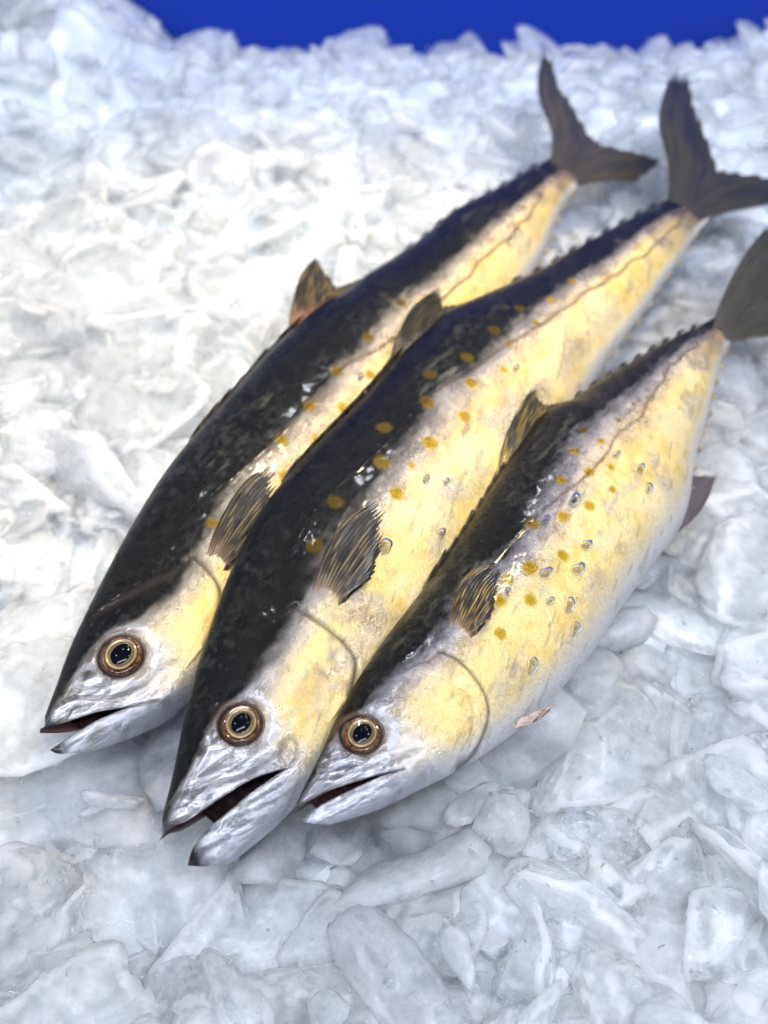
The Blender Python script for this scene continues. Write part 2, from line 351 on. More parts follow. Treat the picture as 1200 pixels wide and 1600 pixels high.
    def dome(name, r0, r1, zf, colf, mat, par, nrg=26, nsg=64, attrs=True, sq=1.0):
        rr = np.linspace(r0, r1, nrg); th = np.linspace(0, 2*math.pi, nsg, endpoint=False)
        RR, TH = np.meshgrid(rr, th, indexing='ij')
        ZZ = zf(RR)
        Vv = ec + R*(RR*np.cos(TH))[..., None]*t1 + R*(RR*np.sin(TH)*sq*(.90+.05*np.sin(2*TH+seed))+.03*np.cos(TH*3+seed)*RR)[..., None]*t2 + R*ZZ[..., None]*nw
        Fc = grid_faces(nrg, nsg, True).tolist()
        at_ = None
        if attrs: at_ = {'col': colf(RR, TH).reshape(-1, 3), 'mat': np.stack([0*RR+.25, 0*RR+.22, 0*RR], -1).reshape(-1, 3)}
        return mesh_obj(name, Vv.reshape(-1, 3), Fc, mat, par, at_)
    def cb(RR, TH):
        q = fbm(TH*6+seed, RR*9, seed+41, 3); t = smooth(.35, .65, q)[..., None]
        c = np.array([.045, .018, .008])*(1-t)+np.array([.15, .06, .018])*t
        k2 = smooth(.85, 1.05, RR + .1*(q-.5))[..., None]; return c*(1-k2)+np.array([.02, .012, .01])*k2
    def ci(RR, TH):
        q = fbm(TH*14, RR*6, seed+42, 3)[..., None]; rim = np.exp(-((RR-.65)/.05)**2)[..., None] + .25*np.exp(-((RR-.47)/.04)**2)[..., None]
        return np.array([.09, .055, .02])*(.5+q) + rim*np.array([.25, .20, .115])
    eye = dome('eye', .60, 1.10, lambda r: .20-.36*r**2+.10*np.exp(-((r-.85)/.1)**2), cb, EYE, root)
    dome('iris', .38, .74, lambda r: .145-.13*r**2 + .05*np.exp(-((r-.68)/.06)**2), ci, EYE, eye)
    dome('pupil', .0, .53, lambda r: .205-.36*r**2, None, PUPIL, eye, 14, 48, False, .9)
    # ---- fins
    def fin(name, rays, thick=.0009, ridge=.0008, seedf=0, dark_=(.009, .007, .006), gold=(.20, .13, .045), root_c=None, jag=.10, sub=5, rows=18, lab=None, goldamt=1., taper=.12, metal=.35):
        """rays: list of control polylines (local x,y,z) from root to tip"""
        ctrl = [spline(np.array(r), 8) for r in rays]
        def res(q, n):
            s = np.r_[0, np.cumsum(np.linalg.norm(np.diff(q, axis=0), axis=1))]; u = np.linspace(0, s[-1], n)
            return np.stack([np.interp(u, s, q[:, i]) for i in range(3)], 1)
        G = np.array([res(q, rows) for q in ctrl])                   # given rays x rows x 3
        ng = len(G); nray = max(9, int(P.get('nray', 17)) if name != 'finlet' else 5)
        uu = np.linspace(0, ng-1, nray*sub+1); G2 = np.stack([[np.interp(uu, np.arange(ng), G[:, r, i]) for i in range(3)] for r in range(rows)], 0).transpose(2, 0, 1)
        nu = len(uu); ph = np.arange(nu)/sub
        rr = np.random.default_rng(seedf+seed)
        lens = 1-jag*rr.random(nray+1); ln = np.interp(ph, np.arange(nray+1), lens)
        fr = np.abs(ph-np.round(ph))*2                                  # 0 on a ray, 1 in the membrane
        ln = ln - jag*.9*fr
        tt = np.linspace(0, 1, rows)[None, :]*ln[:, None]
        G3 = np.empty_like(G2)
        for j in range(nu):
            for i in range(3): G3[j, :, i] = np.interp(tt[j], np.linspace(0, 1, rows), G2[j, :, i])
        du = np.gradient(G3, axis=0); dv = np.gradient(G3, axis=1); nn_ = np.cross(du, dv); nn_ /= np.linalg.norm(nn_, axis=2)[..., None]+1e-12
        tl = np.linspace(0, 1, rows)[None, :]
        h = (ridge*(1-fr)[:, None]*(1-.5*tl)*smooth(0, .3, tl) + thick*(1-.7*tl)*.5)/L
        w0 = np.stack([(1-fr)[:, None]+0*tl]*3, -1)
        wob = .0012/L*(fbm(ph[:, None]*.5+0*tl, tl*3+0*ph[:, None], seedf)-.5)
        top_ = G3+nn_*(h+wob)[..., None]; bot_ = G3-nn_*(h-wob)[..., None]
        gl = fbm(ph[:, None]*1.1+0*tl, tl*9+0*ph[:, None], seedf+3, 3)
        gm = np.clip((1-fr)[:, None]**1.5*smooth(.42, .58, gl)*goldamt*(1-.6*smooth(.7, 1, tl)), 0, 1)[..., None]
        cc = np.array(dark_)*(1-gm)+np.array(gold)*gm
        if root_c is not None:
            rt = (1-smooth(.05, .38, tl + .15*(gl-.5)+0*gm[..., 0]))[..., None]; cc = cc*(1-rt)+np.array(root_c)*rt
        mt = np.stack([metal*gm[..., 0]+.05, .35-.05*gm[..., 0], 0*gm[..., 0]], -1)
        V1 = world(top_[..., 0].ravel(), top_[..., 1].ravel(), top_[..., 2].ravel()); V2 = world(bot_[..., 0].ravel(), bot_[..., 1].ravel(), bot_[..., 2].ravel())
        F1 = grid_faces(nu, rows); n0 = nu*rows; F2 = F1[:, ::-1]+n0
        ed = [j*rows for j in range(nu)]; e2 = [(nu-1)*rows+i for i in range(rows)]; e3 = [j*rows+rows-1 for j in range(nu-1, -1, -1)]; e4 = list(range(rows-1, -1, -1))
        bd = ed+e2[1:]+e3[1:]+e4[1:]
        F3 = np.array([[bd[i+1], bd[i], bd[i]+n0, bd[i+1]+n0] for i in range(len(bd)-1)])
        o = mesh_obj(name, np.vstack([V1, V2])-base, np.vstack([F1, F2, F3]), FIN, root, {'col': np.vstack([cc.reshape(-1, 3)]*2), 'mat': np.vstack([mt.reshape(-1, 3)]*2)})
        if lab: o['label'] = lab
        return o
    f.fin = fin
    def lift(px, z): q = loc(px, z); return np.array([q[0], q[1], z])
    # pectoral: rays from a short base fan back along the flank, standing a little off it
    rs = []
    for poly in P['pectoral']:
        p0 = on(poly[0]); p0[2] -= .0045; r = [p0]
        for i, p in enumerate(poly[1:]):
            q = on(p); off = (.004, .009, .014)[min(i, 2)]*P.get('peclift', 1); z = q[2]+off; r.append(lift(p, z))
        rs.append(r)
    fin('pectoral_fin', rs, seedf=1, root_c=P.get('pecroot'), gold=P.get('pecgold', (.26, .19, .09)), jag=.10, goldamt=.75, thick=.0005)
    # second dorsal
    rs = []
    for poly in P['dorsal_fin']:
        q0 = loc(poly[0], 0.); r = [np.array([q0[0], min(q0[1], float(TOP(q0[0]))-.002), 0])]
        for p in poly[1:]: q = loc(p, 0.); r.append(np.array([q[0], q[1], .0]))
        rs.append(r)
    fin('dorsal_fin', rs, seedf=2, jag=.06, gold=P.get('dfgold', (.16, .12, .04)), root_c=P.get('dfroot'), goldamt=.8, thick=.0016)
    # first dorsal: short dark spines folded down into the groove of the back
    for i, xx in enumerate(np.linspace(.27, P.get('df_x', .45), 9)):
        t0 = float(TOP(xx)); hgt = .006+.004*rng.random(); t1_ = float(TOP(xx+.05))+hgt*.6
        fin('dorsal_spine', [[(xx, t0-.004, .001), (xx+.02, t0+hgt*.5, .002), (xx+.05, t1_, .001)], [(xx+.012, t0-.004, 0), (xx+.028, t0+hgt*.2, 0), (xx+.055, t1_-.006, 0)]], seedf=30+i, jag=.1, rows=8, sub=2, goldamt=.15)
    # finlets of the tail stalk
    for i, xx in enumerate(np.linspace(.66, .93, 9)):
        for sgn, fn in ((1, TOP), (-1, BOT)):
            y0 = float(fn(xx)); y1 = float(fn(xx+.018))
            yo = .0035 if sgn > 0 else -.0012
            fin('finlet', [[(xx, y0-sgn*.003, 0), (xx+.008, y0+yo*.5, .001), (xx+.026, y1+yo, .001)], [(xx+.012, y0-sgn*.003, 0), (xx+.016, y0+yo*.2, 0), (xx+.0235, y1+yo*.5, 0)]], seedf=60+i, jag=.1, rows=6, sub=2, goldamt=.1 if sgn > 0 else .6, dark_=(.012, .012, .013) if sgn > 0 else (.50, .40, .26))
    for nm, polys, kw in P.get('extra', []):
        rs = []
        for poly in polys:
            r = []
            for i, p in enumerate(poly):
                zz = p[2] if len(p) > 2 else 0.; q = loc(p[:2], zz)
                if nm == 'tail_fin' and i == 0:
                    m_ = float(TOP(.95)+BOT(.95))/2; q = np.array([min(q[0], .99)-.035, m_+(q[1]-m_)*.55])
                r.append(np.array([q[0], q[1], zz]))
            rs.append(r)
        fin(nm, rs, **kw)
    return f

GOLD = (.30, .19, .06)
def sp(lst, r=.0036, d=0): return [(p, r*s, k) for p, s, k in lst]
F1 = dict(backline=[(66, 1138), (110, 1076), (150, 1020), (188, 982), (235, 958), (300, 890), (345, 805), (400, 725), (440, 688), (500, 620), (560, 550), (600, 505), (640, 462), (690, 425), (750, 370), (820, 310), (880, 260)], snout=(62, 1142), fork=(893, 255), zh=.032, zt=.030, roll=20,
  dorsal=[(62, 1142), (75, 1105), (90, 1065), (105, 1020), (130, 965), (160, 905), (200, 830), (250, 748), (295, 690), (335, 645), (370, 605), (410, 560), (450, 522), (490, 487), (525, 468), (560, 440), (600, 415), (650, 380), (700, 337), (750, 310), (800, 282), (850, 252), (880, 235)],
  ventral=[(80, 1176), (95, 1186), (130, 1178), (170, 1165), (210, 1150), (250, 1130), (300, 1090), (400, 970), (520, 830), (640, 680), (740, 560), (800, 480), (845, 405), (866, 350), (885, 315), (905, 285)],
  lip_up=[(62, 1142), (100, 1128), (150, 1108), (200, 1094), (248, 1086)], lip_lo=[(78, 1172), (105, 1150), (150, 1122), (200, 1099), (248, 1086)], throat=.3, mouthdark=.55,
  eye=(189, 1025), eye_r=.0100, nostril=(136, 1053), back=[(0, .60), (.06, .66), (.13, .62), (.22, .56), (.5, .48), (.6, .50), (.75, .66), (.95, .7)], silver=(.065, .125, 1.), greyamt=.75,
  gill=[(300, 872), (322, 890), (340, 915), (345, 950), (320, 1010)], lines=[([(118, 1088), (150, 1090), (185, 1086), (215, 1072), (240, 1055)], .0018, .0012, .7), ([(150, 960), (200, 930), (250, 905), (300, 885)], .004, .0016, .6), ([(235, 1050), (252, 1040), (275, 1030)], .003, .0012, .5)],
  lateral=[(262, 842), (300, 805), (330, 775), (365, 745), (400, 715), (440, 680), (470, 645), (500, 610), (530, 580), (560, 560), (600, 540), (700, 460), (760, 400), (810, 355), (850, 300)],
  spots=sp([((575, 527), .95, .6), ((525, 580), 1, .25), ((578, 585), .9, .1), ((483, 635), .95, .15), ((535, 637), .9, 0), ((440, 688), 1, .1), ((497, 688), .95, 0), ((447, 745), 1, .1), ((332, 818), .8, .3), ((627, 473), .9, .8)]),
  pectoral=[[(318, 890), (335, 830), (380, 755), (428, 722)], [(323, 893), (352, 832), (395, 768), (436, 730)], [(328, 895), (368, 838), (404, 790), (436, 752)], [(333, 897), (376, 852), (406, 815), (428, 784)], [(338, 898), (372, 868), (396, 842), (412, 820)], [(343, 899), (362, 880), (378, 866), (390, 854)]], pecroot=(.20, .11, .06),
  dorsal_fin=[[(450, 527), (455, 480), (470, 430), (497, 398)], [(470, 512), (478, 470), (490, 430), (500, 402)], [(490, 497), (497, 470), (505, 445), (510, 425)], [(510, 482), (517, 470), (522, 460), (527, 448)], [(540, 462), (548, 455), (555, 446), (562, 435)]], dfgold=(.30, .20, .05), dfroot=(.16, .055, .02),
  extra=[('tail_fin', [[(866, 250), (862, 205), (840, 140), (850, 66)], [(880, 245), (876, 200), (860, 145), (862, 88)], [(890, 240), (888, 205), (878, 170), (872, 132)], [(897, 240), (900, 212), (897, 185), (892, 155)], [(903, 244), (915, 225), (918, 212), (920, 205)], [(906, 250), (925, 232), (935, 228), (945, 226)], [(908, 258), (935, 242), (970, 240), (1005, 240)], [(906, 266), (940, 255), (985, 250), (1038, 252)], [(903, 274), (940, 270), (985, 266), (1030, 262)], [(898, 284), (935, 282), (970, 282), (1005, 280)]], dict(seedf=5, root_c=(.05, .044, .028), dark_=(.036, .034, .018), gold=(.13, .095, .05), jag=.07, thick=.002))])
F2 = dict(backline=[(255, 1300), (300, 1205), (340, 1130), (388, 1080), (435, 1005), (470, 940), (500, 895), (560, 800), (600, 740), (640, 690), (700, 610), (760, 560), (850, 475), (930, 418), (1000, 365), (1075, 315)], snout=(250, 1312), fork=(1083, 318), zh=.040, zt=.030, roll=22,
  dorsal=[(250, 1312), (255, 1270), (268, 1220), (280, 1160), (290, 1110), (305, 1050), (325, 990), (345, 930), (370, 870), (400, 810), (440, 755), (490, 700), (540, 650), (580, 608), (605, 577), (650, 532), (692, 494), (740, 472), (800, 445), (850, 420), (900, 390), (950, 362), (1000, 335), (1050, 308), (1062, 300)],
  ventral=[(296, 1358), (330, 1363), (370, 1342), (400, 1317), (440, 1285), (470, 1250), (490, 1225), (560, 1150), (640, 1050), (720, 940), (800, 815), (870, 700), (920, 610), (960, 550), (1000, 495), (1030, 450), (1060, 410), (1085, 370), (1110, 340)],
  lip_up=[(250, 1312), (272, 1290), (300, 1274), (350, 1238), (400, 1210), (452, 1196)], lip_lo=[(293, 1352), (308, 1316), (337, 1283), (371, 1253), (406, 1226), (452, 1196)], throat=.38, mouthdark=.8,
  eye=(376, 1132), eye_r=.0088, nostril=(316, 1177), back=[(0, .58), (.06, .60), (.12, .52), (.2, .46), (.3, .43), (.45, .52), (.6, .62), (.75, .70), (.95, .74)], silver=(.075, .135, 1.2),
  gill=[(462, 950), (490, 968), (520, 990), (545, 1015), (556, 1040), (545, 1090)], lines=[([(300, 1240), (345, 1222), (385, 1210), (420, 1190), (445, 1165)], .0018, .0013, .75), ([(440, 1165), (455, 1152), (465, 1165), (462, 1185), (455, 1196)], .0018, .0013, .6), ([(350, 960), (400, 930), (430, 965), (470, 945)], .004, .001, .2), ([(480, 1030), (500, 1045), (515, 1060)], .002, .0008, .3)],
  lateral=[(425, 900), (460, 850), (490, 800), (530, 755), (565, 728), (600, 697), (650, 640), (690, 606), (725, 585), (760, 562), (800, 535), (850, 505), (900, 468), (960, 430), (1030, 378), (1075, 330)],
  spots=sp([((895, 440), .85, 0), ((860, 468), .8, 0), ((838, 505), .85, .1), ((795, 537), .7, .1), ((787, 577), .7, 0), ((812, 482), .9, .8), ((773, 516), .95, .8), ((730, 558), 1, .6), ((737, 598), 1, .1), ((672, 585), 1, .75), ((668, 628), 1.1, .4), ((725, 650), .95, 0), ((672, 692), 1.15, .05), ((600, 668), .95, .6), ((597, 722), 1.1, .3), ((620, 772), 1, .05), ((525, 785), 1, .75), ((492, 852), 1, .7), ((643, 727), .5, .1), ((790, 480), .6, .9)]),
  pectoral=[[(484, 952), (505, 868), (545, 805), (596, 777)], [(491, 955), (525, 870), (562, 815), (602, 784)], [(498, 957), (545, 880), (576, 836), (604, 802)], [(505, 958), (556, 896), (582, 860), (602, 832)], [(512, 958), (556, 912), (578, 888), (594, 866)], [(520, 957), (548, 928), (566, 914), (582, 902)]], pecroot=(.26, .15, .08), 
  dorsal_fin=[[(605, 577), (618, 530), (645, 480), (686, 449)], [(625, 560), (640, 520), (662, 482), (690, 452)], [(650, 538), (660, 510), (675, 485), (692, 462)], [(675, 513), (682, 500), (688, 488), (693, 478)], [(700, 492), (715, 486), (728, 482), (742, 472)]], dfgold=(.13, .095, .03),
  extra=[('tail_fin', [[(1050, 312), (1046, 260), (1030, 180), (1052, 102)], [(1062, 308), (1058, 255), (1045, 185), (1066, 104)], [(1072, 303), (1072, 255), (1062, 190), (1080, 112)], [(1080, 300), (1084, 255), (1082, 205), (1082, 150)], [(1088, 300), (1100, 262), (1104, 235), (1098, 200)], [(1094, 303), (1112, 278), (1122, 265), (1128, 255)], [(1097, 308), (1120, 288), (1145, 275), (1170, 270)], [(1100, 316), (1140, 298), (1190, 285), (1240, 280)], [(1100, 326), (1140, 312), (1190, 305), (1235, 298)], [(1100, 340), (1140, 330), (1175, 324), (1215, 316)]], dict(seedf=5, root_c=(.045, .040, .026), dark_=(.032, .031, .016), gold=(.12, .09, .04), jag=.10, thick=.002))])
F3 = dict(backline=[(462, 1262), (498, 1205), (532, 1152), (575, 1108), (615, 1062), (655, 1025), (690, 985), (720, 930), (780, 880), (820, 830), (860, 770), (880, 725), (900, 685), (950, 640), (1000, 600), (1060, 550), (1115, 512)], snout=(457, 1271), fork=(1145, 512), zh=.050, zt=.034, roll=20,
  dorsal=[(457, 1271), (475, 1230), (500, 1180), (530, 1112), (560, 1060), (600, 1000), (650, 935), (690, 880), (730, 820), (775, 747), (815, 690), (850, 645), (885, 632), (930, 600), (980, 570), (1040, 535), (1090, 510), (1122, 494)],
  ventral=[(470, 1286), (490, 1296), (530, 1284), (580, 1270), (620, 1252), (680, 1222), (730, 1196), (780, 1163), (820, 1132), (860, 1094), (895, 1056), (932, 1010), (962, 960), (992, 920), (1024, 876), (1056, 834), (1072, 790), (1078, 740), (1092, 690), (1106, 640), (1118, 590), (1135, 543), (1150, 525)],
  lip_up=[(457, 1271), (485, 1250), (520, 1230), (560, 1214), (600, 1204), (636, 1198)], lip_lo=[(470, 1280), (497, 1260), (532, 1240), (567, 1222), (602, 1208), (636, 1198)], throat=.2, mouthdark=.1, darktip=.25,
  eye=(565, 1148), eye_r=.0083, nostril=(513, 1182), back=[(0, .62), (.06, .60), (.12, .58), (.2, .56), (.3, .58), (.45, .66), (.6, .68), (.75, .70), (.95, .7)], silver=(.09, .17, .9), greyamt=1., gw=.30, chin=.24, chinv=.80,
  gill=[(688, 1018), (712, 1030), (738, 1055), (757, 1085), (763, 1118), (752, 1155), (738, 1180), (715, 1200)], lines=[([(505, 1215), (530, 1212), (560, 1203), (600, 1195), (640, 1180)], .002, .0008, .45), ([(690, 1060), (715, 1075), (735, 1100), (738, 1140), (720, 1175)], .002, .0008, .25), ([(560, 1060), (610, 1050), (650, 1035), (690, 1018)], .004, .001, .2)],
  lateral=[(770, 880), (790, 855), (812, 830), (840, 805), (870, 780), (900, 757), (925, 735), (950, 705), (965, 680), (990, 660), (1008, 640), (1020, 615), (1035, 595), (1055, 565), (1090, 540)],
  spots=sp([((877, 750), .8, .2), ((921, 737), .85, .05), ((897, 705), .75, .35), ((940, 690), .6, .1), ((955, 730), .6, 0), ((957, 765), .6, 0), ((921, 790), .85, 0), ((880, 807), 1, 0), ((832, 818), 1, .5), ((880, 868), .95, 0), ((828, 887), 1.1, .1), ((793, 905), .9, .25), ((829, 938), .95, 0), ((780, 938), 1, 0), ((782, 990), .85, 0), ((968, 657), .5, .2), ((912, 672), .6, .8), ((990, 632), .5, .3), ((967, 706), .4, 0)], .0033),
  pectoral=[[(697, 1000), (712, 930), (738, 892), (778, 877)], [(704, 1003), (728, 935), (750, 900), (781, 882)], [(711, 1005), (744, 945), (762, 912), (782, 893)], [(718, 1005), (752, 958), (768, 932), (780, 912)], [(725, 1004), (752, 972), (766, 953), (777, 938)], [(732, 1002), (748, 984), (758, 972), (769, 964)]], pecroot=(.26, .16, .09), pecgold=(.50, .32, .08),
  dorsal_fin=[[(775, 748), (783, 705), (800, 650), (835, 599)], [(792, 725), (803, 690), (820, 645), (840, 604)], [(810, 698), (822, 672), (835, 645), (846, 620)], [(832, 668), (842, 655), (848, 645), (852, 632)], [(855, 645), (866, 640), (876, 634), (886, 628)]], dfgold=(.42, .30, .07),
  extra=[('tail_fin', [[(1118, 506), (1133, 455), (1165, 395), (1205, 345)], [(1124, 503), (1145, 455), (1175, 405), (1212, 360)], [(1130, 500), (1155, 460), (1190, 420), (1220, 385)], [(1136, 500), (1165, 470), (1195, 450), (1222, 430)], [(1142, 502), (1165, 485), (1190, 472), (1215, 462)], [(1146, 507), (1175, 492), (1200, 482), (1230, 474)], [(1150, 513), (1180, 502), (1215, 494), (1260, 484)], [(1150, 520), (1180, 515), (1220, 510), (1262, 500)], [(1148, 527), (1180, 526), (1215, 524), (1250, 518)]], dict(seedf=5, root_c=(.06, .05, .045), dark_=(.035, .033, .020), gold=(.10, .08, .05), jag=.06, thick=.002)),
    ('anal_fin', [[(1058, 832), (1080, 815), (1102, 785), (1118, 745)], [(1063, 815), (1085, 800), (1105, 772), (1122, 740)], [(1066, 795), (1085, 780), (1102, 762), (1117, 740)], [(1070, 770), (1082, 762), (1096, 752), (1108, 742)], [(1074, 748), (1080, 747), (1088, 746), (1096, 746)]], dict(seedf=6, dark_=(.10, .082, .09), gold=(.17, .14, .15), jag=.1, goldamt=.7, thick=.002)),
    ('pelvic_fin', [[(812, 1122, .02), (830, 1118, .02), (850, 1108, .022), (868, 1096, .024)], [(806, 1130, .02), (828, 1124, .02), (848, 1114, .022), (864, 1102, .022)], [(800, 1138, .018), (822, 1132, .018), (842, 1124, .02), (856, 1112, .02)]], dict(seedf=7, dark_=(.52, .40, .34), gold=(.66, .55, .48), jag=.25, sub=3))])
fishes = [build_fish(F1, 'slim leftmost mackerel, jaws barely parted, partly covered by its neighbour', 100),
          build_fish(F2, 'long middle mackerel with its mouth gaping wide, lying between two others', 200),
          build_fish(F3, 'short plump mackerel on the right with nearly closed mouth and water drops on its flank', 300)]
# ------------------------------------------------------------------ blue wall and bed of ice
BLUE = plain('blue_plastic', (.001, .048, .47), .9)
def rounded_box(name, cx, cy, cz, sx, sy, sz, mat, bev=.01):
    bm = bmesh.new(); bmesh.ops.create_cube(bm, size=1)
    for v in bm.verts: v.co = Vector((v.co.x*sx, v.co.y*sy, v.co.z*sz))
    bmesh.ops.bevel(bm, geom=bm.edges[:], offset=bev, segments=3, affect='EDGES')
    me = bpy.data.meshes.new(name); bm.to_mesh(me); bm.free(); me.materials.append(mat)
    for p in me.polygons: p.use_smooth = True
    o = bpy.data.objects.new(name, me); COL.objects.link(o); o.location = (cx, cy, cz); return o
tag(rounded_box('blue_board', 0, 1.22, .12, 2.4, .03, .62, BLUE), 'plain deep blue board standing upright behind the heaped ice', 'board')
def bedh(x, y):
    x = np.asarray(x, float); y = np.asarray(y, float)
    heap = smooth(.72, .98, y)*(.018+.08*(1-smooth(-.31, -.19, x))+.03*smooth(.28, .42, x)) - .09*smooth(.99, 1.12, y)
    return -.024 + .014*(fbm(x*14+9, y*14+5, 5)-.5) + heap
gx_ = np.linspace(-.85, .85, 260); gy_ = np.linspace(-.25, 1.20, 240); GX, GY = np.meshgrid(gx_, gy_)
GZ = bedh(GX, GY) - .001 + .004*smooth(.5, .9, GY) + .014*(fbm(GX*50, GY*50, 8)-.5)
bedo = mesh_obj('ice_bed', np.stack([GX, GY, GZ], -1).reshape(-1, 3), grid_faces(240, 260), SNOW); bedo['kind'] = 'structure'

# underside and footprint of the fish, so that the ice lies under and round them
CELL = .005
und = {}
for f in fishes:
    for ch in f.root.children:
        if ch.name.split('.')[0] not in ('body', 'tail_fin'): continue
        n = len(ch.data.vertices); co = np.empty(n*3); ch.data.vertices.foreach_get('co', co); co = co.reshape(-1, 3)+f.base
        for k, z in zip(map(tuple, np.floor(co[:, :2]/CELL).astype(int).tolist()), co[:, 2].tolist()):
            if z < und.get(k, 9): und[k] = z
def under(x, y, r):
    m = 9; R = int(r/CELL)+1; ix, iy = math.floor(x/CELL), math.floor(y/CELL)
    for i in range(-R, R+1, 1):
        for j in range(-R, R+1, 1):
            if i*i+j*j <= R*R: m = min(m, und.get((ix+i, iy+j), 9))
    return m
from mathutils import noise
def chunk_mesh(i, dims, mat, planes=15, sub=5):
    """a broken lump: a ball cut by random planes, edges melted round, faces slightly hollow"""
    r = random.Random(100+i); bm = bmesh.new(); bmesh.ops.create_icosphere(bm, subdivisions=sub, radius=1)
    pl = []
    for k in range(planes):
        v = Vector((r.gauss(0, 1), r.gauss(0, 1), r.gauss(0, 1))).normalized(); pl.append((v, r.uniform(.52, 1.0)))
    off = Vector((r.random()*50, r.random()*50, r.random()*50)); p = r.choice((50, 90, 140))
    dv = np.array([v.co.normalized()[:] for v in bm.verts]); Q = np.zeros(len(dv))
    for n, h in pl: Q += (np.maximum(0, dv@np.array(n))/h)**p
    R_ = np.minimum(1.35, (Q+1e-30)**(-1/p))
    for v, d, rad in zip(bm.verts, dv, R_.tolist()):
        d = Vector(d); c = d*rad
        rad *= 1+.055*noise.fractal(c*1.9+off, .65, 2.3, 7)-.14*max(0, noise.noise(c*2.4-off)-.2)-.05*max(0, noise.noise(c*7-off)-.25)
        c = d*rad; v.co = Vector((c.x*dims[0], c.y*dims[1], c.z*dims[2]))
    me = bpy.data.meshes.new('ice_chunk'); bm.to_mesh(me); bm.free(); me.materials.append(mat)
    for q in me.polygons: q.use_smooth = True
    return me
DIMS = [(1, .8, .45), (1, .72, .30), (1, .85, .28), (1, .55, .38), (1, .42, .28)]
KINDS = []; COARSE = []
for i in range(30):
    t = i % 5
    dims = DIMS[t]
    KINDS.append(chunk_mesh(i, dims, ICE_CLEAR if i % 3 == 0 else ICE, 10+i % 4))
for i in range(30): COARSE.append(chunk_mesh(i, DIMS[i % 5], ICE, 10+i % 4, 3))
print('chunk verts', [len(k.vertices) for k in KINDS][:8])
spots_ = []
def place(x, y, a, zoff, tilt, k=None):
    k = rng.integers(len(KINDS)) if k is None else k
    if y > .62 and k % 5 == 2: k = k-k % 5+(0, 4)[int(rng.integers(2))]
    zr = max(v.co.z for v in KINDS[k].vertices)*a
    z = float(bedh(x, y)) + zoff
    u = under(x, y, a*.75)
    top_ = z+zr+a*math.sin(tilt)*.5
    if u < 8: z -= max(0, top_-(u+.004))
    spots_.append((x, y, z, a, k, rng.uniform(-tilt, tilt), rng.uniform(-tilt, tilt), rng.uniform(0, 6.283)))
y = .06
while y < 1.03:
    st = .017+.017*y; x = -.42-.1*y+rng.uniform(0, st)
    while x < .42+.1*y:
        far = float(smooth(.55, .95, y)); a = (.015+.020*rng.random()**1.6)*(1+.6*min(y, .7))
        if rng.random() < .12*(1-far): a *= 1.35
        a *= 1-.35*far
        if abs(x) < .16+.30*max(.2, y)+.03:
            place(x+rng.uniform(-.45, .45)*st, y+rng.uniform(-.45, .45)*st, a, rng.uniform(-.20, .15)*a+.006*far, .30+.35*far)
        x += st
    y += st*.85
for _ in range(120):       # smaller pieces lying on top
    y = rng.uniform(.1, .93); x = rng.uniform(-1, 1)*(.16+.30*y); far = float(smooth(.6, .95, y))
    place(x, y, .007+.010*rng.random(), .020+.014*far, .6)
def infr(s):
    p = project(np.array(s[:3])); m = 800*s[3]/T/(np.array(s[:3])-CAM).dot(FWD)
    vis = -m < p[0] < 1200+m and -m < p[1] < 1600+m
    return m if vis else 0
val = [infr(s) for s in spots_]
hid = [under(s[0], s[1], .004) < 8 for s in spots_]
order = sorted(range(len(spots_)), key=lambda i: -val[i]*(0 if hid[i] else 1))
single = [i for i in order[:300] if val[i] > 0 and not hid[i]]
MARKS = {"the slim fish's open jaws": (80, 1160), "the middle fish's gaping jaws": (290, 1340), "the plump fish's mouth": (500, 1295), "the plump fish's chin": (640, 1250),
  "the plump fish's pelvic fin": (868, 1100), "the plump fish's belly": (960, 980), "the plump fish's anal fin": (1110, 770), "the plump fish's tail": (1170, 520), "the middle fish's tail": (1110, 200),
  "the slim fish's tail": (870, 150), "the slim fish's upright back fin": (475, 430), "the slim fish's tail stalk": (800, 270), "the slim fish's shoulder": (235, 770), "the slim fish's crown": (110, 1000), "the gap between the far tails": (950, 320),
  "the plump fish's tail stalk": (1060, 470), "the near left corner": (60, 1540), "the middle of the near edge": (480, 1560), "the near right corner": (1140, 1540), "the lower right foreground": (880, 1370), "the lower left foreground": (230, 1450),
  "the middle right edge": (1160, 1000), "the lower right edge": (1150, 1260), "the bright left edge": (40, 640), "the lower left edge": (40, 860), "the far left edge": (50, 360),
  "the far left corner": (70, 90), "the middle of the blue board": (480, 130), "the blurred left middle distance": (300, 280), "the blur beside the slim fish's tail": (620, 230), "the bright patch": (270, 520), "the far right corner": (1150, 70), "the top of the ice heap": (960, 110)}
DIRS = ['right of', 'lower right of', 'below', 'lower left of', 'left of', 'upper left of', 'above', 'upper right of']
RANK = ['nearest', 'second nearest', 'third nearest', 'fourth nearest', 'fifth nearest', 'sixth nearest', 'seventh nearest', 'eighth nearest', 'ninth nearest', 'tenth nearest']
def where(points, marks):
    bins = {}; out = [None]*len(points)
    for i, p in enumerate(points):
        nm, q = min(marks.items(), key=lambda m: math.hypot(m[1][0]-p[0], m[1][1]-p[1]))
        d = math.hypot(p[0]-q[0], p[1]-q[1]); k = int(round(math.atan2(p[1]-q[1], p[0]-q[0])/(math.pi/4))) % 8
        bins.setdefault((nm, k), []).append((d, i))
    for (nm, k), l in bins.items():
        for r, (d, i) in enumerate(sorted(l)): out[i] = (RANK[min(r, 9)]+' ' if len(l) > 1 else '') + DIRS[k] + ' ' + nm
    return out
lab_kind = ['chunky', 'flat-topped', 'slab-like', 'blunt', 'splinter-like']
wh = where([project(np.array(spots_[i][:3])) for i in single], MARKS)
